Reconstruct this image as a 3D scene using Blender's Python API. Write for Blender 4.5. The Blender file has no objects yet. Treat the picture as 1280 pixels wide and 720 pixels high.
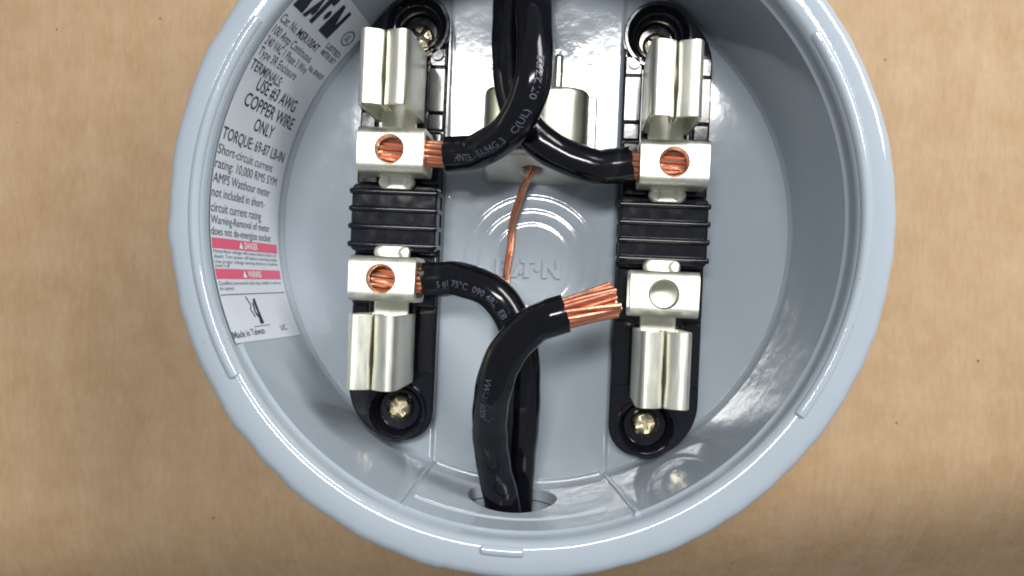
import bpy, bmesh, math, random
from mathutils import Vector, Matrix
random.seed(4)
C = bpy.context.scene
S = 0.001                       # everything below is written in millimetres
ROT = math.radians(-2.5)        # the socket lies slightly turned on the cardboard
PI = math.pi

# ------------------------------------------------------------------ camera
cd = bpy.data.cameras.new('camera')
cd.sensor_width = 36.0
cd.lens = 36.0 * 1150 / 1280
cd.clip_start = 0.01; cd.clip_end = 50
cam = bpy.data.objects.new('camera', cd); C.collection.objects.link(cam)
cam.location = (12.5 * S, -19.2 * S, 279.7 * S)
cam.matrix_world = Matrix.Translation((12.5 * S, -19.2 * S, 279.7 * S)) @ (
    Matrix.Rotation(math.radians(3.88), 4, 'Y') @ Matrix.Rotation(math.radians(0.35), 4, 'X'))
C.camera = cam

# ------------------------------------------------------------------ light
W = bpy.data.worlds.new('World'); C.world = W; W.use_nodes = True
bg = W.node_tree.nodes['Background']
bg.inputs['Color'].default_value = (0.88, 0.94, 1.0, 1); bg.inputs['Strength'].default_value = 0.21

def area(name, az, el, dist, sx, sy, power, col):
    """area lamp: el degrees from straight up towards the top of the picture, az sideways"""
    l = bpy.data.lights.new(name, 'AREA'); l.shape = 'RECTANGLE'; l.size = sx; l.size_y = sy
    l.energy = power; l.color = col
    o = bpy.data.objects.new(name, l); C.collection.objects.link(o)
    d = Vector((math.tan(math.radians(az)), math.tan(math.radians(el)), 1)).normalized()
    o.location = d * dist
    o.rotation_euler = d.to_track_quat('Z', 'Y').to_euler()
    return o
area('ceiling_light', -1.8, 13.0, 2.2, 0.86, 0.24, 25.0, (1.0, 0.985, 0.96))
area('added_side_light', 42.0, 38.0, 0.80, 0.55, 0.20, 5.0, (1.0, 0.985, 0.96))  # added lamp, set close at upper right so light falls off down the cardboard

C.view_settings.view_transform = 'Standard'; C.view_settings.look = 'None'
C.view_settings.exposure = 0.40; C.view_settings.gamma = 1.0
C.view_settings.use_curve_mapping = False
C.render.engine = 'CYCLES'
C.cycles.max_bounces = 8
C.cycles.filter_width = 1.9      # a phone video frame is a little soft

# ------------------------------------------------------------------ materials
def mat(name, col, rough=0.4, metal=0.0, coat=0.0, coat_rough=0.1, spec=0.5):
    m = bpy.data.materials.new(name); m.use_nodes = True
    b = m.node_tree.nodes['Principled BSDF']
    b.inputs['Base Color'].default_value = (*col, 1); b.inputs['Roughness'].default_value = rough
    b.inputs['Metallic'].default_value = metal; b.inputs['Coat Weight'].default_value = coat
    b.inputs['Coat Roughness'].default_value = coat_rough
    b.inputs['Specular IOR Level'].default_value = spec
    return m
def N(m, kind, **kw):
    n = m.node_tree.nodes.new(kind)
    for k, v in kw.items():
        if k in n.inputs: n.inputs[k].default_value = v
        else: setattr(n, k, v)
    return n
def L(m, a, b): m.node_tree.links.new(a, b)
def P(m): return m.node_tree.nodes['Principled BSDF']
def coords(m, scale=(1, 1, 1), rot=(0, 0, 0)):
    t = N(m, 'ShaderNodeTexCoord'); mp = N(m, 'ShaderNodeMapping')
    mp.inputs['Scale'].default_value = scale; mp.inputs['Rotation'].default_value = rot
    L(m, t.outputs['Object'], mp.inputs['Vector']); return mp.outputs['Vector']
def noise(m, vec, scale, detail=3, rough=0.55, dist=0.0):
    n = N(m, 'ShaderNodeTexNoise'); n.inputs['Scale'].default_value = scale
    n.inputs['Detail'].default_value = detail; n.inputs['Roughness'].default_value = rough
    n.inputs['Distortion'].default_value = dist
    L(m, vec, n.inputs['Vector']); return n.outputs['Fac']
def ramp(m, fac, stops):
    r = N(m, 'ShaderNodeValToRGB'); e = r.color_ramp.elements
    e[0].position, e[0].color = stops[0][0], (*stops[0][1], 1)
    e[1].position, e[1].color = stops[-1][0], (*stops[-1][1], 1)
    for p, c in stops[1:-1]:
        q = e.new(p); q.color = (*c, 1)
    L(m, fac, r.inputs['Fac']); return r.outputs['Color']
def mixc(m, fac, a, b, mode='MIX'):
    x = N(m, 'ShaderNodeMix', data_type='RGBA', blend_type=mode)
    if isinstance(fac, float): x.inputs[0].default_value = fac
    else: L(m, fac, x.inputs[0])
    for i, c in ((6, a), (7, b)):
        if isinstance(c, tuple): x.inputs[i].default_value = (*c, 1)
        else: L(m, c, x.inputs[i])
    return x.outputs[2]
def bump(m, height, strength, dist=0.001, prev=None):
    b = N(m, 'ShaderNodeBump'); b.inputs['Strength'].default_value = strength
    b.inputs['Distance'].default_value = dist
    L(m, height, b.inputs['Height'])
    if prev is not None: L(m, prev, b.inputs['Normal'])
    return b.outputs['Normal']
def rough_from(m, fac, lo, hi):
    r = N(m, 'ShaderNodeMapRange'); r.inputs['From Min'].default_value = 0.3; r.inputs['From Max'].default_value = 0.7
    r.inputs['To Min'].default_value = lo; r.inputs['To Max'].default_value = hi
    L(m, fac, r.inputs['Value']); L(m, r.outputs['Result'], P(m).inputs['Roughness'])

# grey enamel with orange peel, faint dirt specks
paint = mat('grey_enamel', (0.36, 0.43, 0.49), 0.2, spec=0.8)
v = coords(paint)
peel = noise(paint, v, 330, 2); wave = noise(paint, v, 70, 2)
blot = noise(paint, v, 38, 4)
speck = ramp(paint, noise(paint, v, 620, 1), [(0.0, (1, 1, 1)), (0.165, (1, 1, 1)), (0.185, (0, 0, 0))])
c = mixc(paint, blot, (0.312, 0.362, 0.414), (0.350, 0.400, 0.452))
c = mixc(paint, speck, c, (0.16, 0.17, 0.18))
L(paint, c, P(paint).inputs['Base Color'])
rough_from(paint, blot, 0.06, 0.12)
nb = bump(paint, wave, 0.14, 0.0009)
L(paint, bump(paint, peel, 0.09, 0.0003, nb), P(paint).inputs['Normal'])

black = mat('black_phenolic', (0.006, 0.0065, 0.011), 0.2, spec=0.5)
v = coords(black); n1 = noise(black, v, 260, 3)
rough_from(black, n1, 0.05, 0.13); L(black, bump(black, noise(black, v, 500, 2), 0.05, 0.0002), P(black).inputs['Normal'])

rubber = mat('black_insulation', (0.003, 0.003, 0.005), 0.2, spec=0.38)
v = coords(rubber); n1 = noise(rubber, v, 160, 4, 0.6)
rough_from(rubber, n1, 0.08, 0.17)
sv = coords(rubber, (260, 60, 60), (0, 0, 1.5)); scuff = ramp(rubber, noise(rubber, sv, 1, 4, 0.65), [(0.58, (0, 0, 0)), (0.74, (1, 1, 1))])
L(rubber, mixc(rubber, scuff, (0.003, 0.003, 0.005), (0.012, 0.0125, 0.016)), P(rubber).inputs['Base Color'])
L(rubber, bump(rubber, noise(rubber, v, 240, 3), 0.12, 0.0004), P(rubber).inputs['Normal'])

def metal(name, a, b, rl, rh, bs=0.15, scale=(1, 1, 1), sc=150):
    m = mat(name, a, 0.35, 1.0); v = coords(m, scale)
    n = noise(m, v, sc, 4, 0.6)
    L(m, mixc(m, n, a, b), P(m).inputs['Base Color']); rough_from(m, n, rl, rh)
    L(m, bump(m, noise(m, v, sc * 3, 3), bs, 0.0003), P(m).inputs['Normal'])
    return m
tin = metal('tin_plated_steel', (0.90, 0.895, 0.80), (0.76, 0.76, 0.655), 0.34, 0.50, 0.10, (4, 0.8, 1), 120)
nickel = metal('nickel_plate', (0.80, 0.79, 0.70), (0.60, 0.60, 0.51), 0.3, 0.44, 0.10)
copper = metal('bright_copper', (0.93, 0.46, 0.31), (0.62, 0.23, 0.135), 0.24, 0.42, 0.2, (1, 1, 1), 260)
brass = metal('zinc_screw', (0.62, 0.56, 0.40), (0.34, 0.29, 0.20), 0.2, 0.36, 0.25, (1, 1, 1), 300)
dark = mat('print_black', (0.016, 0.018, 0.035), 0.5)
fine = mat('print_charcoal', (0.05, 0.055, 0.085), 0.5)
greyprint = mat('print_grey', (0.10, 0.115, 0.15), 0.5)
red = mat('print_red', (0.66, 0.10, 0.18), 0.4)
whiteprint = mat('print_white', (0.75, 0.77, 0.80), 0.4)
cableprint = mat('cable_print', (0.075, 0.08, 0.115), 0.5)
sticker = mat('clear_grey_sticker', (0.5, 0.56, 0.63), 0.3)
v = coords(sticker)
L(sticker, mixc(sticker, noise(sticker, v, 60, 3), (0.56, 0.605, 0.66), (0.63, 0.67, 0.725)), P(sticker).inputs['Base Color'])
L(sticker, bump(sticker, noise(sticker, v, 55, 2), 0.25, 0.0008), P(sticker).inputs['Normal'])

kraft = mat('kraft_cardboard', (0.40, 0.27, 0.16), 0.62, spec=0.3)
v = coords(kraft)
big = noise(kraft, v, 11, 5, 0.6); c = mixc(kraft, big, (0.280, 0.176, 0.085), (0.385, 0.255, 0.138))
mott = noise(kraft, v, 75, 4, 0.6)
c = mixc(kraft, ramp(kraft, mott, [(0.35, (0, 0, 0)), (0.72, (0.5, 0.5, 0.5))]), c, (0.42, 0.30, 0.19))
vs = coords(kraft, (95, 26, 1), (0, 0, 0.03)); st = noise(kraft, vs, 1, 3, 0.5, 0.5)
c = mixc(kraft, ramp(kraft, st, [(0.50, (0, 0, 0)), (0.82, (0.36, 0.36, 0.36))]), c, (0.46, 0.34, 0.22))
vh = coords(kraft, (14, 150, 1), (0, 0, 0.0)); sh = noise(kraft, vh, 1, 2, 0.5, 0.8)
c = mixc(kraft, ramp(kraft, sh, [(0.55, (0, 0, 0)), (0.85, (0.22, 0.22, 0.22))]), c, (0.30, 0.19, 0.10))
fib = noise(kraft, coords(kraft, (650, 160, 1), (0, 0, 0.05)), 1, 4, 0.7); c = mixc(kraft, 0.15, c, ramp(kraft, fib, [(0.3, (0.22, 0.15, 0.09)), (0.7, (0.55, 0.42, 0.3))]))
vo = N(kraft, 'ShaderNodeTexVoronoi'); vo.inputs['Scale'].default_value = 105; L(kraft, v, vo.inputs['Vector'])
gate = noise(kraft, v, 30, 1)
thr = N(kraft, 'ShaderNodeMath', operation='MULTIPLY_ADD'); L(kraft, gate, thr.inputs[0]); thr.inputs[1].default_value = -0.26; L(kraft, vo.outputs['Distance'], thr.inputs[2])
sp = ramp(kraft, thr.outputs[0], [(0.0, (1, 1, 1)), (0.012, (0.8, 0.8, 0.8)), (0.035, (0, 0, 0))])
sparse = noise(kraft, v, 22, 0)
spm = N(kraft, 'ShaderNodeMath', operation='MULTIPLY'); L(kraft, sp, spm.inputs[0])
L(kraft, ramp(kraft, sparse, [(0.56, (0, 0, 0)), (0.62, (0.75, 0.75, 0.75))]), spm.inputs[1])
thr.inputs[1].default_value = -0.05
c = mixc(kraft, spm.outputs[0], c, (0.10, 0.06, 0.035))
L(kraft, c, P(kraft).inputs['Base Color'])
flute = N(kraft, 'ShaderNodeTexWave'); flute.inputs['Scale'].default_value = 34; flute.inputs['Distortion'].default_value = 1.2
flute.bands_direction = 'X'; L(kraft, v, flute.inputs['Vector'])
nb = bump(kraft, flute.outputs['Fac'], 0.10, 0.0006)
nb = bump(kraft, big, 0.30, 0.006, nb)
nb = bump(kraft, mott, 0.18, 0.0006, nb)
L(kraft, bump(kraft, fib, 0.10, 0.0002, nb), P(kraft).inputs['Normal'])

# ------------------------------------------------------------------ helpers
ORG = {}
def link(o): C.collection.objects.link(o); return o
def thing(name, label, cat, org=(0, 0, 0), group=None, kind=None):
    o = link(bpy.data.objects.new(name, None)); o.empty_display_size = 0.01
    p = Matrix.Rotation(ROT, 4, 'Z') @ Vector(org)
    o.location = p * S; o.rotation_euler = (0, 0, ROT)
    ORG[o.name] = Vector(org)
    o['label'] = label; o['category'] = cat
    if group: o['group'] = group
    if kind: o['kind'] = kind
    return o
def org_of(o):
    while o is not None:
        if o.name in ORG: return ORG[o.name]
        o = o.parent
    return Vector((0, 0, 0))
def smooth(me, ang=35):
    for p in me.polygons: p.use_smooth = True
    me.set_sharp_from_angle(angle=math.radians(ang))
def obj(name, bm, m, parent, bev=0.0, ang=35, segs=2, recalc=True):
    """one mesh object from a bmesh in socket millimetres"""
    if recalc: bmesh.ops.recalc_face_normals(bm, faces=bm.faces)
    o_ = org_of(parent)
    for w in bm.verts: w.co = (w.co - o_) * S
    me = bpy.data.meshes.new(name); bm.to_mesh(me); bm.free()
    me.materials.append(m); smooth(me, ang)
    o = link(bpy.data.objects.new(name, me)); o.parent = parent
    if bev:
        b = o.modifiers.new('edge', 'BEVEL'); b.width = bev * S; b.segments = segs
        b.limit_method = 'ANGLE'; b.angle_limit = math.radians(40); b.harden_normals = False
    return o
def new(): return bmesh.new()
def cut(o, cutters):
    """subtract the cutter bmeshes (socket millimetres) from o"""
    o_ = org_of(o); tmp = []
    mods = [m for m in o.modifiers if m.type == 'BEVEL']; keep = [(m.width, m.segments) for m in mods]
    for m in mods: o.modifiers.remove(m)
    for k in cutters:
        bmesh.ops.recalc_face_normals(k, faces=k.faces)
        for w in k.verts: w.co = (w.co - o_) * S
        me = bpy.data.meshes.new('cutter'); k.to_mesh(me); k.free()
        q = link(bpy.data.objects.new('cutter', me)); q.parent = o.parent; tmp.append(q)
        b = o.modifiers.new('cut', 'BOOLEAN'); b.operation = 'DIFFERENCE'; b.object = q; b.solver = 'EXACT'
    bpy.context.view_layer.update()
    dg = bpy.context.evaluated_depsgraph_get()
    me = bpy.data.meshes.new_from_object(o.evaluated_get(dg))
    o.modifiers.clear(); old = o.data; o.data = me; smooth(me)
    for q in tmp:
        d = q.data; bpy.data.objects.remove(q); bpy.data.meshes.remove(d)
    for w, s in keep:
        b = o.modifiers.new('edge', 'BEVEL'); b.width = w; b.segments = s
        b.limit_method = 'ANGLE'; b.angle_limit = math.radians(40)
    return o
def box(bm, x0, x1, y0, y1, z0, z1):
    vs = [bm.verts.new(p) for p in ((x0, y0, z0), (x1, y0, z0), (x1, y1, z0), (x0, y1, z0), (x0, y0, z1), (x1, y0, z1), (x1, y1, z1), (x0, y1, z1))]
    for f in ((0, 3, 2, 1), (4, 5, 6, 7), (0, 1, 5, 4), (1, 2, 6, 5), (2, 3, 7, 6), (3, 0, 4, 7)): bm.faces.new([vs[i] for i in f])
    return bm
def prism(bm, pts, fn0, fn1):
    a = [bm.verts.new(fn0(*p)) for p in pts]; b = [bm.verts.new(fn1(*p)) for p in pts]; n = len(pts)
    bm.faces.new(a); bm.faces.new(b[::-1])
    for i in range(n): bm.faces.new((a[i], a[(i + 1) % n], b[(i + 1) % n], b[i]))
    return bm
def lathe(bm, prof, cx=0, cy=0, seg=48, closed=False, rfn=None):
    """prof = (r, z) list; r == 0 ends are closed with a pole"""
    rings = []
    for r, z in prof:
        if r < 1e-6: rings.append([bm.verts.new((cx, cy, z))])
        else:
            rr = []
            for i in range(seg):
                t = 2 * PI * i / seg; q = r if rfn is None else rfn(r, z, t)
                rr.append(bm.verts.new((cx + q * math.cos(t), cy + q * math.sin(t), z)))
            rings.append(rr)
    pairs = list(zip(rings, rings[1:]))
    if closed: pairs.append((rings[-1], rings[0]))
    for a, b in pairs:
        for i in range(seg):
            j = (i + 1) % seg
            if len(a) == 1 and len(b) == 1: continue
            if len(a) == 1: bm.faces.new((a[0], b[j], b[i]))
            elif len(b) == 1: bm.faces.new((a[i], a[j], b[0]))
            else: bm.faces.new((a[i], a[j], b[j], b[i]))
    return bm
def arc(cx, cy, r, a0, a1, n):
    return [(cx + r * math.cos(math.radians(a0 + (a1 - a0) * i / n)), cy + r * math.sin(math.radians(a0 + (a1 - a0) * i / n))) for i in range(n + 1)]
def rrect(x0, x1, y0, y1, r, n=6):
    return arc(x1 - r, y1 - r, r, 0, 90, n) + arc(x0 + r, y1 - r, r, 90, 180, n) + arc(x0 + r, y0 + r, r, 180, 270, n) + arc(x1 - r, y0 + r, r, 270, 360, n)
def spline(pts, n=14):
    P_ = [Vector(p) for p in pts]; P_ = [2 * P_[0] - P_[1]] + P_ + [2 * P_[-1] - P_[-2]]
    out = []
    for i in range(1, len(P_) - 2):
        a, b, c_, d = P_[i - 1:i + 3]
        for k in range(n):
            t = k / n
            out.append(0.5 * ((2 * b) + (c_ - a) * t + (2 * a - 5 * b + 4 * c_ - d) * t * t + (3 * b - a - 3 * c_ + d) * t ** 3))
    out.append(P_[-2]); return out
def frames(path, up=Vector((0, 0, 1))):
    fr = []; u = None
    for i, p in enumerate(path):
        t = (path[min(i + 1, len(path) - 1)] - path[max(i - 1, 0)]).normalized()
        n_ = up - t * up.dot(t)
        if n_.length < 0.05 and u is not None: n_ = u - t * u.dot(t)
        n_.normalize(); u = n_
        fr.append((p, t, n_, t.cross(n_)))
    return fr
def tube(bm, path, r, seg=20, cap=True, rfn=None):
    rings = []
    for k, (p, t, n_, b_) in enumerate(frames(path)):
        q = r if rfn is None else rfn(k / (len(path) - 1), r)
        rings.append([bm.verts.new(p + (n_ * math.cos(2 * PI * i / seg) + b_ * math.sin(2 * PI * i / seg)) * q) for i in range(seg)])
    for a, b in zip(rings, rings[1:]):
        for i in range(seg):
            j = (i + 1) % seg; bm.faces.new((a[i], b[i], b[j], a[j]))
    if cap: bm.faces.new(rings[0]); bm.faces.new(rings[-1][::-1])
    return bm
def text_geo(s, size, xs=1.0, bold=0.0, align='LEFT', fit=None):
    """flat lettering as (verts, faces) with the baseline along +x"""
    cu = bpy.data.curves.new('lettering', 'FONT'); cu.body = s; cu.size = size; cu.offset = bold; cu.align_x = align
    cu.resolution_u = 3
    o = link(bpy.data.objects.new('lettering', cu)); bpy.context.view_layer.update()
    me = o.evaluated_get(bpy.context.evaluated_depsgraph_get()).to_mesh()
    vs = [Vector((q.co.x * xs, q.co.y, 0)) for q in me.vertices]; fs = [tuple(p.vertices) for p in me.polygons]
    bpy.data.objects.remove(o); bpy.data.curves.remove(cu)
    if fit and vs:
        x0 = min(q.x for q in vs); x1 = max(q.x for q in vs); k = fit / (x1 - x0)
        vs = [Vector(((q.x - x0) * k, q.y, 0)) for q in vs]
    return vs, fs
def put(bm, vs, fs, fn):
    w = [bm.verts.new(fn(q)) for q in vs]
    for f in fs:
        try: bm.faces.new([w[i] for i in f])
        except ValueError: pass
def dup(root, org, label, group):
    """copy a thing with its parts and their sub-parts"""
    r = root.copy(); link(r); ORG[r.name] = Vector(org)
    r.location = (Matrix.Rotation(ROT, 4, 'Z') @ Vector(org)) * S
    r['label'] = label; r['group'] = group
    for ch in list(root.children):
        k = ch.copy(); link(k); k.parent = r
        for g in list(ch.children):
            d = g.copy(); link(d); d.parent = k
    return r

# ------------------------------------------------------------------ cardboard under everything
bm = new(); nx, ny = 120, 120; X0, X1, Y0, Y1 = -700, 700, -560, 620
grid = []
def ground(x, y):
    z = 1.2 * math.sin(x * 0.011 + 0.7) * math.sin(y * 0.013) - 1.2
    s = max(0.0, -(y + 64 + 0.10 * (150 - x) * 0.75 + 1.5 * math.sin(x * 0.03)))          # sheet bent down towards its lower edge, standing in for shade there
    z -= 0.016 * s * s if s < 38 else 0.016 * 38 * 38 + 1.216 * (s - 38)
    return z
def dens(i, n, a, b):                                          # finer near the middle
    t = 2 * i / n - 1; t = 0.35 * t + 0.65 * t ** 3
    return (a + b) / 2 + t * (b - a) / 2
for j in range(ny + 1):
    y = dens(j, ny, Y0, Y1)
    grid.append([bm.verts.new((dens(i, nx, X0, X1), y, ground(dens(i, nx, X0, X1), y))) for i in range(nx + 1)])
for j in range(ny):
    for i in range(nx): bm.faces.new((grid[j][i], grid[j][i + 1], grid[j + 1][i + 1], grid[j + 1][i]))
g = obj('cardboard_surface', bm, kraft, None, recalc=False); g['kind'] = 'structure'
g['label'] = 'brown kraft cardboard sheet under the round socket'

# ------------------------------------------------------------------ the round enclosure
FZ = 10.0
def wall_r(z): return 74.8 + (z - FZ) * 3.2 / 48
socket = thing('meter_socket', 'round grey enamelled meter socket enclosure lying open on brown cardboard', 'meter socket')

rnd = [random.uniform(-1, 1) for _ in range(720)]
def edge_noise(r, z, t):
    if r < 84: return r
    d = 0.10 * math.sin(7 * t + 1) * math.sin(3 * t) + 0.06 * math.sin(23 * t + 2) + 0.08 * math.sin(61 * t)
    k = int(t / (2 * PI) * 90) % 90
    if t > PI * 0.8 and t < PI * 1.5: d += 0.34 * rnd[k]       # rolled edge is rougher on the left
    return r + d * (r - 84) / 4
prof = [(wall_r(11.5) - 1.1, FZ - 2.5), (wall_r(11.5) - 0.9, FZ + 0.3), (wall_r(11.5) - 0.25, FZ + 0.9), (wall_r(12.5), FZ + 2.0)]
prof += [(wall_r(z), z) for z in (16, 22, 28, 34, 40, 46, 50, 53)]
prof += [(wall_r(53) + 0.5, 53.6), (wall_r(53) + 0.8, 54.2), (78.55, 57.0), (78.8, 58.2), (79.2, 59.0), (79.8, 59.55), (80.6, 59.8), (83.0, 60.0), (85.5, 59.9),
         (86.8, 59.5), (87.6, 58.7), (88.0, 57.6), (88.0, 54.5), (87.4, 53.6), (86.2, 53.2), (83.5, 53.4), (81.2, 52.4), (80.2, 50.5), (79.2, 30), (77.6, 3.0), (76.5, 1.2), (73.0, 0.6), (70.0, 0.6), (70.0, FZ - 2.5)]
bm = lathe(new(), prof, seg=360, closed=True, rfn=edge_noise)
shell = obj('side_wall', bm, paint, socket, ang=40)
def radial_cyl(theta, z, r, r0=66, r1=96, seg=48):
    b = new(); d = Vector((math.cos(theta), math.sin(theta), 0)); s = Vector((-d.y, d.x, 0))
    pts = [(r * math.cos(2 * PI * i / seg), r * math.sin(2 * PI * i / seg)) for i in range(seg)]
    prism(b, pts, lambda a, h: d * r0 + s * a + Vector((0, 0, z + h)), lambda a, h: d * r1 + s * a + Vector((0, 0, z + h)))
    return b
TB = math.radians(269.0); TT = math.radians(91.5)
cut(shell, [radial_cyl(TB, 26.7, 12.3), radial_cyl(TT, 28.0, 13.0)])

for th, zz, rr in ((TB, 26.7, 14.2), (TT, 28.0, 15.0)):      # unseen sleeves added outside the two cable holes to keep them dark
    d = Vector((math.cos(th), math.sin(th), 0)); bm = new()
    outer = [d * k + Vector((0, 0, zz)) for k in (78.5, 82, 86, 90)]
    tube(bm, outer, rr, 36, cap=False); tube(bm, [p for p in outer], rr - 1.6, 36, cap=False)
    bm.verts.ensure_lookup_table(); n0 = 36 * 4
    for base0 in (0, 36 * 3):
        for i in range(36):
            j = (i + 1) % 36; bm.faces.new([bm.verts[k] for k in (base0 + i, base0 + j, n0 + base0 + j, n0 + base0 + i)])
    obj('hole_shade_sleeve', bm, paint, socket)

# floor: gently stepped pressing, with a raised centre strip and the rings of a knockout
def sm(a, b, x):
    t = min(1, max(0, (x - a) / (b - a))); return t * t * (3 - 2 * t)
def floor_z(x, y):
    z = FZ + 0.9 * (sm(-26.8, -25.9, x) - sm(24.1, 25.0, x))
    d = math.hypot(x - 0.3, y + 10.4)
    for R_, a in ((20.2, 0.20), (16.1, 0.20), (12.2, 0.17)):
        z -= a * math.exp(-((d - R_) / 0.55) ** 2)
    z += 0.30 * sm(21.0, 20.4, d) if False else 0
    z += 0.25 * math.sin(x * 0.045 + 1) * math.cos(y * 0.04)
    return z
bm = new(); st = 0.5; RF = 74.6; ring = {}
n = int(RF / st)
for i in range(-n, n + 1):
    for j in range(-n, n + 1):
        x, y = i * st, j * st
        if x * x + y * y <= RF * RF: ring[i, j] = bm.verts.new((x, y, floor_z(x, y)))
for (i, j) in list(ring):
    q = [ring.get(k) for k in ((i, j), (i + 1, j), (i + 1, j + 1), (i, j + 1))]
    if all(q): bm.faces.new(q)
floor = obj('back_panel', bm, paint, socket, ang=60, recalc=False)

# wall creases where the flat centre strip runs up the lower wall, the little step under the hole
for th in (249.6, 289.0):
    bm = new(); t0 = math.radians(th); pts = []
    for z in (10.5, 20, 30, 40, 50, 54):
        t1 = t0 + (0.0 if th < 260 else math.radians(0.10 * (z - 10)))
        r = wall_r(z) + 0.35; pts.append(Vector((r * math.cos(t1), r * math.sin(t1), z)))
    tube(bm, pts, 0.75, 10); obj('wall_crease', bm, paint, shell)
bm = new(); a0, a1 = math.radians(250.6), math.radians(288)
for z0, rr in ((44.0, 0.7),):
    tube(bm, [Vector(((wall_r(z0) + .25) * math.cos(a0 + (a1 - a0) * i / 40), (wall_r(z0) + .25) * math.sin(a0 + (a1 - a0) * i / 40), z0)) for i in range(41)], rr, 10)
obj('wall_rib', bm, paint, shell)
bm = new(); tube(bm, [Vector((74.3 * math.cos(a0 + (a1 - a0) * i / 40), 74.3 * math.sin(a0 + (a1 - a0) * i / 40), 10.9)) for i in range(41)], 0.95, 12)
obj('floor_fillet', bm, paint, shell)

# raised beads pressed into the rim
def bead(a, b, r, w):
    bm = new(); n = max(6, int(abs(b - a) * 1.2))
    pts = [Vector((r * math.cos(math.radians(a + (b - a) * i / n)), r * math.sin(math.radians(a + (b - a) * i / n)), 59.0)) for i in range(n + 1)]
    L_ = sum((pts[i + 1] - pts[i]).length for i in range(n))
    tube(bm, pts, w, 14, rfn=lambda t, q: q * math.sqrt(max(0.04, 1 - max(0, 1 - min(t, 1 - t) * L_ / q) ** 2)))
    return obj('rim_bead', bm, paint, shell)
bead(145.0, 212.5, 80.9, 1.55); bead(-34.5, 34.5, 80.9, 1.55); bead(-95.2, -86.6, 81.2, 1.5); bead(84, 93, 81.2, 1.5)

# embossed lettering on the back panel: E, a barless A, T, a dot, N
def logo():
    E_ = [(0, 0), (4.2, 0), (4.2, 1.2), (1.5, 1.2), (1.5, 2.1), (3.8, 2.1), (3.8, 3.3), (1.5, 3.3), (1.5, 4.3), (4.2, 4.3), (4.2, 5.5), (0, 5.5)]
    A_ = [(4.6, 0), (6.1, 0), (6.9, 2.0), (6.6, 0.9), (7.6, 0.9), (8.0, 1.6), (6.9, 4.0), (6.4, 4.0)]
    T_ = [(8.1, 0), (9.7, 0), (9.7, 4.2), (11.2, 4.2), (11.2, 5.5), (6.9, 5.5), (7.1, 4.2), (8.1, 4.2)]
    D_ = [(12.0 + 0.85 * math.cos(2 * PI * i / 14), 2.6 + 0.85 * math.sin(2 * PI * i / 14)) for i in range(14)]
    N_ = [(13.4, 0), (14.8, 0), (14.8, 3.1), (17.3, 0), (18.6, 0), (18.6, 5.5), (17.2, 5.5), (17.2, 2.4), (14.7, 5.5), (13.4, 5.5)]
    return [E_, A_, T_, D_, N_]
bm = new()
for pl in logo():
    k = lambda x, y, z: Vector((-9.9 + x * 1.02, -14.6 + y, z))
    prism(bm, pl, lambda x, y: k(x, y, 10.4), lambda x, y: k(x, y, 11.7))
obj('embossed_lettering', bm, paint, floor, bev=0.42, segs=3)

# ------------------------------------------------------------------ rating label inside the left wall
TH0 = math.radians(120)
def on_wall(a, b, lift):
    z = 58 - a; r = wall_r(min(z, 53)) - lift + max(0, z - 53) * 0.14; t = TH0 + b / 76.0
    return Vector((r * math.cos(t), r * math.sin(t), z))
bm = new(); na, nb_ = 10, 80; A0, A1, B0, B1 = 1.6, 44.6, 14.5, 114.6
def outline(a, b): return on_wall(a, b + (1.3 if b > 110 else 0) * (a - A0) / 43 * 0.9, 0.16)
gr = [[bm.verts.new(outline(A0 + (A1 - A0) * i / na, B0 + (B1 - B0) * j / nb_)) for i in range(na + 1)] for j in range(nb_ + 1)]
for j in range(nb_):
    for i in range(na): bm.faces.new((gr[j][i], gr[j + 1][i], gr[j + 1][i + 1], gr[j][i + 1]))
label = obj('rating_label', bm, sticker, socket, ang=60, recalc=False)
label['label'] = 'printed rating label stuck round the inside of the left wall'
def line(bm, s, a0, a1, b, size, bold=-0.008, lift=0.26):
    vs, fs = text_geo(s, size, 1.0, bold, fit=(a1 - a0))
    put(bm, vs, fs, lambda q: on_wall(a0 + q.x, b - q.y, lift))
def rect(bm, a0, a1, b0, b1, lift=0.24, n=8):
    for i in range(n):
        p = a0 + (a1 - a0) * i / n; q = a0 + (a1 - a0) * (i + 1) / n
        bm.faces.new([bm.verts.new(on_wall(*k, lift)) for k in ((p, b0), (p, b1), (q, b1), (q, b0))])
bm = new()
for pl in logo():                                              # black logo at the top of the label
    put(bm, [Vector((x, y, 0)) for x, y in pl], [tuple(range(len(pl)))], lambda q: on_wall(2.4 + q.x * 26.2 / 18.6, 26.4 - q.y * 1.75, 0.26))
bmesh.ops.triangulate(bm, faces=bm.faces)
line(bm, 'MSR1004T', 13.4, 28.8, 31.4, 3.4, 0.03)
line(bm, 'USE #3 AWG', 9.8, 36.8, 48.8, 5.0, 0.03)
line(bm, 'COPPER WIRE', 7.0, 40.2, 53.6, 5.0, 0.03)
line(bm, 'ONLY', 17.2, 29.8, 58.4, 4.9, 0.03)
obj('bold_print', bm, dark, label, recalc=False)
bm = new()
line(bm, 'Cat. No.', 2.2, 12.4, 31.4, 3.4)
line(bm, '100 Amp Continuous', 2.4, 29.2, 34.8, 3.4)
line(bm, '240 VAC 1 Phase 3 Wire', 2.4, 30.6, 38.0, 3.4)
line(bm, 'Type 3R Enclosure', 2.4, 27.4, 41.1, 3.4)
line(bm, 'TERMINALS:', 2.3, 21.6, 45.0, 3.8, 0.02)
line(bm, 'TORQUE: 69-87 LB-IN', 2.0, 41.8, 63.4, 4.3, 0.03)
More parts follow.
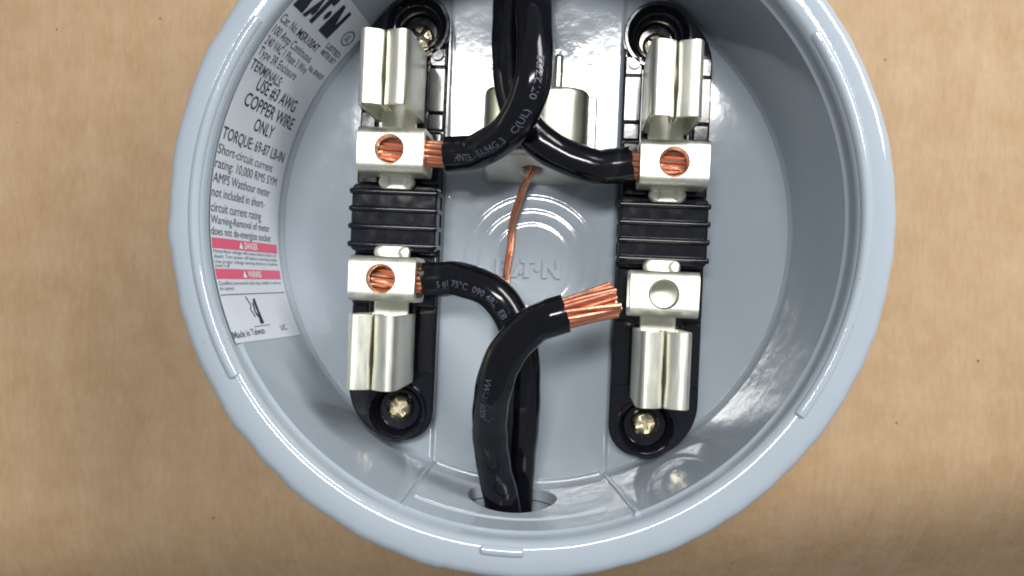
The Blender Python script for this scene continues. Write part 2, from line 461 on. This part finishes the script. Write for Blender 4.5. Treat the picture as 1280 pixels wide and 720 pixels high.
for k, (s, e, b) in enumerate((('Short-circuit current', 35.8, 67.2), ('rating: 10,000 RMS SYM', 40.4, 70.7), ('AMPS Watthour meter', 37.0, 74.3),
                ('not included in short-', 34.0, 77.8), ('circuit current rating', 32.0, 81.5), ('Warning-Removal of meter', 38.2, 84.4), ('does not de-energize socket', 38.8, 87.2))):
    line(bm, s, 1.8, e, b, 3.5 if k < 5 else 3.0, -0.008)
obj('fine_print', bm, fine, label, recalc=False)
bm = new()                                                      # listing mark, small type beside it
for r0, r1 in ((2.35, 1.95),):
    for i in range(32):
        t, u = 2 * PI * i / 32, 2 * PI * (i + 1) / 32
        bm.faces.new([bm.verts.new(on_wall(38.2 + 1.5 * R_ * math.cos(x), 22.0 + 1.05 * R_ * math.sin(x), 0.26)) for R_, x in ((r0, t), (r0, u), (r1, u), (r1, t))])
line(bm, 'UL', 36.6, 39.8, 23.0, 3.0, 0.05)
for s, b in (('LISTED', 28.2), ('METER SKT', 30.6), ('No. 8X4337', 36.4)): line(bm, s, 31.2, 42.4, b, 2.3, 0.04)
obj('listing_mark', bm, greyprint, label, recalc=False)
for b in (87.9, 95.6):                                          # two red warning bands with white lettering
    bm = new(); rect(bm, 1.9, 43.0, b, b + 2.6); bo = obj('red_band', bm, red, label, recalc=False)
    bm = new()
    t = [(17.0, b + 2.2), (19.4, b + 2.2), (18.2, b + 0.35)]
    bm.faces.new([bm.verts.new(on_wall(*p, 0.32)) for p in t])
    line(bm, 'DANGER' if b < 90 else 'WARNING', 20.4, 29.0, b + 2.15, 2.5, 0.05, 0.32)
    obj('white_print', bm, whiteprint, label, recalc=False)
bm = new()
for k, (s, b) in enumerate((('Hazardous voltage will cause severe injury or', 91.6), ('death. Turn power off before working inside', 92.9), ('Use proper voltage sensing device to confirm', 94.2), ('power is off', 95.2),
                            ('Qualified personnel only may install or service', 99.7), ('this equipment', 101.0))):
    line(bm, s, 2.2, 42.0 if len(s) > 20 else 10.0, b, 1.35)
rect(bm, 1.9, 43.2, 102.1, 102.35)
line(bm, 'Made in Taiwan', 1.6, 20.6, 113.4, 2.6, 0.02)
line(bm, 'UC', 32.0, 36.4, 113.4, 2.4, 0.02); rect(bm, 15.2, 25.6, 111.1, 111.3)
obj('small_print', bm, greyprint, label, recalc=False)
bm = new()                                                      # shock pictogram: a figure struck by a bolt
def strip(pts, w):
    for p, q in zip(pts, pts[1:]):
        d = Vector((q[0] - p[0], q[1] - p[1])); d.normalize(); nn = Vector((-d.y, d.x)) * w
        bm.faces.new([bm.verts.new(on_wall(*k, 0.26)) for k in ((p[0] + nn.x, p[1] + nn.y), (q[0] + nn.x, q[1] + nn.y), (q[0] - nn.x, q[1] - nn.y), (p[0] - nn.x, p[1] - nn.y))])
strip([(15.6, 102.9), (17.6, 105.2), (16.6, 106.4), (18.2, 108.6)], 0.22)
strip([(20.4, 103.6), (20.9, 106.4), (21.6, 110.6)], 0.75); strip([(19.2, 104.6), (19.0, 107.4), (20.6, 108.9), (20.2, 110.6)], 0.35)
obj('shock_pictogram', bm, dark, label, recalc=False)

# ------------------------------------------------------------------ terminal blocks
GRP = 'terminal blocks in the socket'
def make_block(org, label, sx, lug_dx):
    """one pole: moulded base, two spring jaws, two lugs, two screws; sx = -1 is the mirror-image pole"""
    blk = thing('terminal_block', label, 'terminal block', org, GRP); ox, oy = org[0], org[1]
    def q(x, y, z): return Vector((ox + sx * x, oy + y, z))
    def bx(bm, x0, x1, y0, y1, z0, z1): return box(bm, ox + min(sx * x0, sx * x1), ox + max(sx * x0, sx * x1), oy + y0, oy + y1, z0, z1)
    # footprint: the outer corners follow the round wall
    foot = arc(12.4 - 8.6, 63.4 - 8.6, 8.6, 0, 90, 8) + arc(-12.4 + 15.5, 63.4 - 15.5, 15.5, 90, 180, 12) + arc(-12.4 + 15.5, -63.4 + 15.5, 15.5, 180, 270, 12) + arc(12.4 - 8.6, -63.4 + 8.6, 8.6, 270, 360, 8)
    bm = new(); prism(bm, foot, lambda x, y: q(x, y, FZ - 0.8), lambda x, y: q(x, y, 17.0))
    base = obj('base', bm, black, blk, bev=0.6)
    XB, XT = 1.9, 3.2
    def cone(x, y, prof): return lathe(new(), prof, ox + sx * x, oy + y, 40)
    cut(base, [cone(XB, -54.9, [(0, 11.4), (6.2, 11.4), (7.2, 17.6), (7.2, 30), (0, 30)]), cone(XT, 55.6, [(0, 10.8), (5.2, 10.8), (5.2, 14.4), (7.0, 17.2), (7.0, 30), (0, 30)])])
    bm = lathe(new(), [(7.25, 16.6), (7.4, 18.4), (7.8, 18.8), (8.3, 18.8), (8.6, 18.4), (8.6, 16.6)], ox + sx * XB, oy - 54.9, 48, closed=True); obj('boss_ring', bm, black, blk)
    bm = lathe(new(), [(7.0, 16.9), (8.4, 19.2), (8.7, 19.6), (9.4, 19.6), (9.7, 19.2), (9.7, 16.6), (7.0, 16.6)], ox + sx * XT, oy + 55.6, 48, closed=True); obj('boss_ring', bm, black, blk)
    # deck plates beside the jaws; their seams show as dark lines
    for x0, x1 in ((-12.1, -7.5), (7.3, 12.1)):
        for y0, y1, z1, b in ((31.3, 43.9, 18.9, .3), (44.3, 49.6, 18.9, .4), (-43.2, -25.0, 18.2, .3), (26.0, 30.9, 18.6, .5)):
            bm = bx(new(), x0, x1, y0, y1, 16.5, z1); obj('deck_plate', bm, black, blk, bev=b)
    bm = lathe(new(), [(1.8, 18.5), (1.8, 19.35), (1.6, 19.6), (0, 19.6)], ox + sx * 9.6, oy + 47.6, 20); obj('guide_pin', bm, black, blk)
    bm = new(); bx(bm, -7.1, 7.0, 12, 48, 16.5, 19.2); bx(bm, -7.1, 7.0, -46.5, -12, 16.5, 20.0)
    bx(bm, -12.1, 12.1, 9.9, 25.4, 16.4, 19.6); bx(bm, -12.1, 12.1, -24.6, -9.9, 16.4, 19.6)
    obj('jaw_seat', bm, black, blk, bev=0.7)
    bm = new(); prism(bm, rrect(-12.1, 12.1, -9.5, 9.5, 1.6, 4), lambda x, y: q(x, y, 16.2), lambda x, y: q(x, y, 24.6))
    obj('centre_bridge', bm, black, blk, bev=0.6)
    for y in (7.3, 2.4, -2.55, -7.6):
        bm = new(); pts = [Vector((ox + x, oy + y, 24.75)) for x in (-12.6, -12.2, -11.6, 0, 11.6, 12.2, 12.6)]
        tube(bm, pts, 0.85, 12, rfn=lambda t, r: r * (0.72 if t in (0.0, 1.0) else 1.0)); ro = obj('rib', bm, black, blk)
        bm = new(); box(bm, ox - 12.6, ox + 12.6, oy + y - 0.6, oy + y + 0.6, 17.0, 24.4); obj('rib_foot', bm, black, ro)
    prof_o = [(0.5, 21.6), (6.0, 21.6), (6.7, 22.4), (6.75, 43.8), (6.65, 45.8), (6.3, 47.4), (5.85, 48.4), (5.2, 48.95), (4.4, 49.05), (3.2, 48.7), (1.8, 48.0), (0.7, 47.3), (0.30, 46.7), (0.2, 45.8), (0.2, 38.0)]
    prof_i = [(0.9, 38.0), (0.95, 45.6), (1.2, 46.3), (2.1, 47.0), (3.3, 47.6), (4.3, 48.0), (4.9, 47.9), (5.4, 47.3), (5.7, 46.2), (5.8, 43.8), (5.72, 22.9), (0.5, 22.6)]
    def jaw(y0, y1, t0, t1, end):
        bm = new(); prism(bm, rrect(-4.9, 4.9, t0, t1, 1.6, 5), lambda x, y: q(x + 0.4, y, 22.7), lambda x, y: q(x + 0.4, y, 24.0))
        jo = obj('jaw', bm, tin, blk, bev=0.25)
        bm = new(); prism(bm, rrect(-5.1, 5.1, end - 1.9, end + 1.9, 1.8, 6), lambda x, y: q(x + lug_dx[0 if end > 0 else 1] * sx * 0.6, y, 25.0), lambda x, y: q(x + lug_dx[0 if end > 0 else 1] * sx * 0.6, y, 26.5))
        for x in (-3.3, 3.3):
            lathe(bm, [(1.75, 26.3), (1.5, 27.0), (0.9, 27.4), (0, 27.5)], ox + x + 0.6 * lug_dx[0 if end > 0 else 1], oy + end, 16)
        obj('jaw_tail', bm, tin, jo, bev=0.3)
        for s in (-1, 1):
            bm = new(); ys = [y0 + (y1 - y0) * i / 8 for i in range(9)]; rings = []
            for y in ys:
                f = (y - y0) / (y1 - y0); gap = 0.10 * math.sin(PI * f) + 0.22 * math.exp(-((f - 0.42) / 0.07) ** 2)
                rings.append([bm.verts.new(q(0.4 + s * (x + (gap if z > 37 and x < 0.6 else 0)), y, z)) for x, z in prof_o + prof_i])
            nn = len(rings[0])
            for a, b in zip(rings, rings[1:]):
                for i in range(nn): bm.faces.new((a[i], a[(i + 1) % nn], b[(i + 1) % nn], b[i]))
            bm.faces.new(rings[0]); bm.faces.new(rings[-1][::-1])
            obj('jaw_leaf', bm, tin, jo, bev=0.15, ang=50)
    jaw(27.3, 46.6, 15, 46.0, 9.9); jaw(-45.9, -26.6, -45.4, -15, -9.7)
    def lug(yc, dx):
        bm = new(); prism(bm, rrect(yc - 6.0, yc + 6.0, 24.2, 40.2, 2.4, 6), lambda y, z: Vector((ox + dx - 8.9, oy + y, z)), lambda y, z: Vector((ox + dx + 8.9, oy + y, z)))
        lo = obj('lug', bm, tin, blk, bev=0.3)
        c1 = new(); prism(c1, rrect(yc - 4.8, yc + 4.8, 25.4, 37.5, 1.4, 4), lambda y, z: Vector((ox + dx - 12, oy + y, z)), lambda y, z: Vector((ox + dx + 12, oy + y, z)))
        c2 = lathe(new(), [(0, 36), (3.5, 36), (3.5, 39.4), (3.95, 40.05), (3.95, 44), (0, 44)], ox + dx - 0.2, oy + yc, 40)
        cut(lo, [c1, c2])
    bm = bx(new(), -5.0, 4.6, -22.0, -12.4, 25.3, 27.4); obj('lug_saddle', bm, tin, blk, bev=0.4)
    lug(17.1, lug_dx[0]); lug(-17.2, lug_dx[1])
    def screw(x, y, z, a):
        bm = lathe(new(), [(0, z - 2.6), (3.8, z - 2.6), (4.0, z - 1.6), (3.75, z - 0.7), (2.8, z), (0, z + 0.3)], ox + sx * x, oy + y, 32)
        so = obj('screw', bm, brass, blk); k = []; m_ = Matrix.Rotation(a, 3, 'Z')
        for w, l in ((0.75, 2.8), (2.8, 0.75)):
            b = new(); prism(b, [(-l, -w), (l, -w), (l, w), (-l, w)], lambda u, v_: q(x, y, z - 1.8) + m_ @ Vector((u, v_, 0)), lambda u, v_: q(x, y, z + 3) + m_ @ Vector((u, v_, 0)))
            k.append(b)
        cut(so, k)
    screw(XB, -54.4, 14.0, 0.6 if sx > 0 else 0.25); screw(XT, 54.6, 12.2, 1.0)
    return blk
make_block((-38.2, 0.3, FZ), 'black ribbed terminal block on the left, copper strands in both of its silver lugs', 1, (1.4, 0.6))
make_block((37.0, -0.6, FZ), 'black ribbed terminal block on the right, its lower silver lug empty', -1, (0.8, -0.4))

# ------------------------------------------------------------------ grounding lug under the crossing cables
gl = thing('grounding_lug', 'silver grounding lug on the back panel below the two crossing cables', 'grounding lug', (0.5, 25, FZ))
bm = box(new(), 13.0, 17.6, 21.0, 38.5, 10.6, 13.4); obj('flange', bm, nickel, gl, bev=0.5)
bm = new()
pr = [(-14.4, 10.6), (15.2, 10.6), (15.2, 20.5)] + arc(7.4, 21.8, 7.6, 5, 90, 8) + arc(-6.4, 21.8, 7.6, 90, 175, 8) + [(-14.4, 20.5)]
prism(bm, pr, lambda x, z: Vector((x, 12.4 + 0.34 * (z - 10.6), z)), lambda x, z: Vector((x, 37.8, z)))
b_ = obj('clamp_body', bm, nickel, gl, bev=1.2, segs=3)
h = new(); prism(h, arc(0, 0, 2.6, 0, 345, 23), lambda x, z: Vector((-0.2 + x, 5, 19.6 + z)), lambda x, z: Vector((-0.2 + x, 26, 19.6 + z))); cut(b_, [h])
bm = box(new(), 4.8, 7.2, 38.6, 50.5, 11.0, 13.6); obj('mounting_tab', bm, nickel, gl, bev=0.8)
bm = lathe(new(), [(0, 27.5), (4.0, 27.5), (4.0, 31.6), (3.2, 32.2), (0, 32.2)], -4.5, 29.5, 28); obj('clamp_screw', bm, nickel, gl)

# ------------------------------------------------------------------ cables
def resample(path, step):
    out = [path[0]]; acc = 0
    for a, b in zip(path, path[1:]):
        d = (b - a).length
        while acc + d >= step:
            t = (step - acc) / d; a = a.lerp(b, t); out.append(a); d = (b - a).length; acc = 0
        acc += d
    return out
def strands(root, p0, p1, r, fray=0.0, twist=0.8, seg=8, rings=((1, 0), (6, 2.0), (12, 3.86))):
    """19 wires: one, six and twelve around it, laid in a gentle twist from p0 to p1"""
    ax = (p1 - p0); ln = ax.length; t = ax.normalized(); up = Vector((0, 0, 1)); n_ = (up - t * up.dot(t)).normalized(); b_ = t.cross(n_)
    k = 0
    for cnt, rad in rings:
        for i in range(cnt):
            pts = []; ph = 2 * PI * i / cnt + 0.3 * cnt; ext = random.uniform(-0.6, 0.7) if fray else 0
            jx, jy = random.gauss(0, 1) * fray, random.gauss(0, 1) * fray; tw = twist + random.gauss(0, 1.1) * fray; ph += random.gauss(0, 0.4) * fray
            m = 10
            for s in range(m + 1):
                f = s / m; a = ph + tw * f * ln / 18
                R_ = r * rad * (1 + 0.16 * fray * f * f)
                pts.append(p0 + t * (ln + ext) * f + n_ * (math.cos(a) * R_ * (1 - 0.22 * fray * f) + jx * f * f) + b_ * (math.sin(a) * R_ * (1 + 0.30 * fray * f) + jy * f * f))
            bm = new(); tube(bm, pts, r * 0.97, seg)
            obj('strand', bm, copper, root)
R_INS = 4.75
def cable(label, pts, group, skin_noise=0.0):
    base_ = Vector((pts[-1][0], pts[-1][1], pts[-1][2]))
    root = thing('insulated_cable', label, 'cable', base_, group)
    path = resample(spline(pts, 24), 0.8)
    bm = new()
    def rf(t, r): return r * (1 + 0.012 * math.sin(t * 60) + 0.010 * math.sin(t * 23 + 1))
    # the cut end is open: an outer skin, a rim and a short bore
    tube(bm, path, R_INS, 28, cap=False, rfn=rf)
    bm.verts.ensure_lookup_table()
    ring0 = [bm.verts[i] for i in range(28)]; ctr = path[0]; t0 = (path[1] - path[0]).normalized()
    ridge = [random.uniform(-0.35, 0.35) for _ in range(28)]
    for i, w in enumerate(ring0): w.co += t0 * ridge[i]
    inner = [bm.verts.new(ctr + (w.co - ctr) * (3.75 / R_INS)) for w in ring0]; deep = [bm.verts.new(w.co + t0 * 3) for w in inner]
    for i in range(28):
        j = (i + 1) % 28
        bm.faces.new((ring0[i], ring0[j], inner[j], inner[i])); bm.faces.new((inner[i], inner[j], deep[j], deep[i]))
    bm.faces.new(deep)
    ins = obj('insulation', bm, rubber, root, ang=50)
    return root, ins, path
def print_on(ins, path, s, s0, ang, size, flip=False, length=None):
    """ink lettering wrapped on the skin; ang is measured from straight up towards the tube's left"""
    vs, fs = text_geo(s, size, 0.95, 0.02, fit=length)
    fr = frames(path); step = 0.8; bm = new()
    ymid = size * 0.35
    def fn(v_):
        d = s0 + (-v_.x if flip else v_.x); k = max(0, min(len(fr) - 2, int(d / step))); f = d / step - k
        p = fr[k][0].lerp(fr[k + 1][0], f); n_ = fr[k][2].lerp(fr[k + 1][2], f).normalized(); b_ = fr[k][3].lerp(fr[k + 1][3], f).normalized()
        a = ang + (v_.y - ymid) / R_INS * (1 if flip else -1)
        return p + (n_ * math.cos(a) + b_ * math.sin(a)) * (R_INS * 1.022)
    put(bm, vs, fs, fn); obj('ink_marking', bm, cableprint, ins, recalc=False)
CG = 'black insulated cables wired into the socket'
p1 = [(-22.6, 17.3, 34), (-18, 17.6, 34.6), (-13.4, 18.4, 36.5), (-4.6, 23.4, 43.5), (0.2, 33.0, 47.5), (0.6, 43.7, 46), (-0.6, 57.5, 40), (-0.6, 70, 33), (0.6, 79, 30), (1.5, 95, 27)]
r1, i1, pa1 = cable('black cable from the upper left lug, passing over the other at the top crossing', p1, CG)
p2 = [(26.6, 16.4, 33), (21.6, 15.6, 33.4), (16.5, 15.4, 34), (5.7, 19.6, 34), (-1.6, 26.2, 33.5), (-5.6, 34.8, 32.5), (-7.2, 47.2, 31), (-7.6, 60.9, 29), (-7.4, 76, 28), (-7.0, 95, 26)]
r2, i2, pa2 = cable('black cable from the upper right lug, passing beneath the other at the top crossing', p2, CG)
p3 = [(-27.4, -16.8, 32.5), (-22, -16.3, 33), (-17.5, -16.1, 34), (-8.5, -19.2, 36), (-2.7, -26.3, 36), (0.2, -37.0, 34), (0.6, -52.5, 28), (-0.2, -66.5, 22.5), (-0.6, -77, 20.6), (-0.6, -91.5, 20)]
r3, i3, pa3 = cable('black cable from the lower left lug, curving down behind the loose cable', p3, CG)
p4 = [(11.4, -23.4, 56.0), (7.5, -24.9, 56.2), (2.9, -27.4, 55.0), (-2.9, -34.6, 53.8), (-5.9, -44.0, 49.5), (-7.0, -55.4, 41.0), (-5.9, -66.8, 34.0), (-3.6, -76.5, 31.6), (-2.2, -91.5, 31)]
r4, i4, pa4 = cable('black cable with a loose frayed copper end, rising from the hole in the lower wall', p4, CG)
sr = 0.76
strands(r1, Vector((-19.5, 17.3, 34.0)), Vector((-46.0, 17.3, 33.6)), sr, twist=0.35)
strands(r2, Vector((23.6, 16.1, 33.2)), Vector((46.8, 16.4, 33.2)), sr, twist=0.35)
strands(r3, Vector((-24.4, -16.6, 32.8)), Vector((-46.2, -17.2, 33.2)), sr, twist=0.6)
strands(r4, Vector((9.0, -24.4, 56.1)), Vector((23.2, -19.7, 53.5)), 0.64, fray=0.30, twist=0.30, rings=((1, 0), (6, 2.0), (12, 3.7), (15, 5.0)))
print_on(i1, pa1, 'HNTE   E1.94G 3   C(UL)   07/27/22', 3.2, 0.35, 2.6)
print_on(i4, pa4, 'VW-1  600V', 24.0, 0.3, 2.3)
print_on(i3, pa3, '5 #1 75\u00b0C  090 4RL  EB', 4.5, 0.30, 2.5)

# bare copper ground wire
gw = thing('ground_wire', 'thin bare copper ground wire running down from the grounding lug under the cables', 'ground wire', (-6.2, -8.5, 12))
gp = resample(spline([(-0.2, 22, 19.8), (-0.2, 16.6, 19.8), (-0.8, 14.2, 19.4), (-3.3, 9.0, 16.4), (-5.4, 0.8, 13.2), (-6.1, -8.5, 12.9), (-6.7, -16.7, 12.9), (-7.0, -27.2, 12.9), (-4.9, -50.4, 13.0), (-2.5, -68, 16.5), (-2.0, -79, 19.5), (-1.7, -90, 19)], 16), 0.7)
fr = frames(gp)
for i in range(3):
    pts = [p + (n_ * math.cos(2 * PI * i / 3 + k * 0.11) + b__ * math.sin(2 * PI * i / 3 + k * 0.11)) * 0.58 for k, (p, t, n_, b__) in enumerate(fr)]
    bm = new(); tube(bm, pts, 0.60, 8); obj('strand', bm, copper, gw)
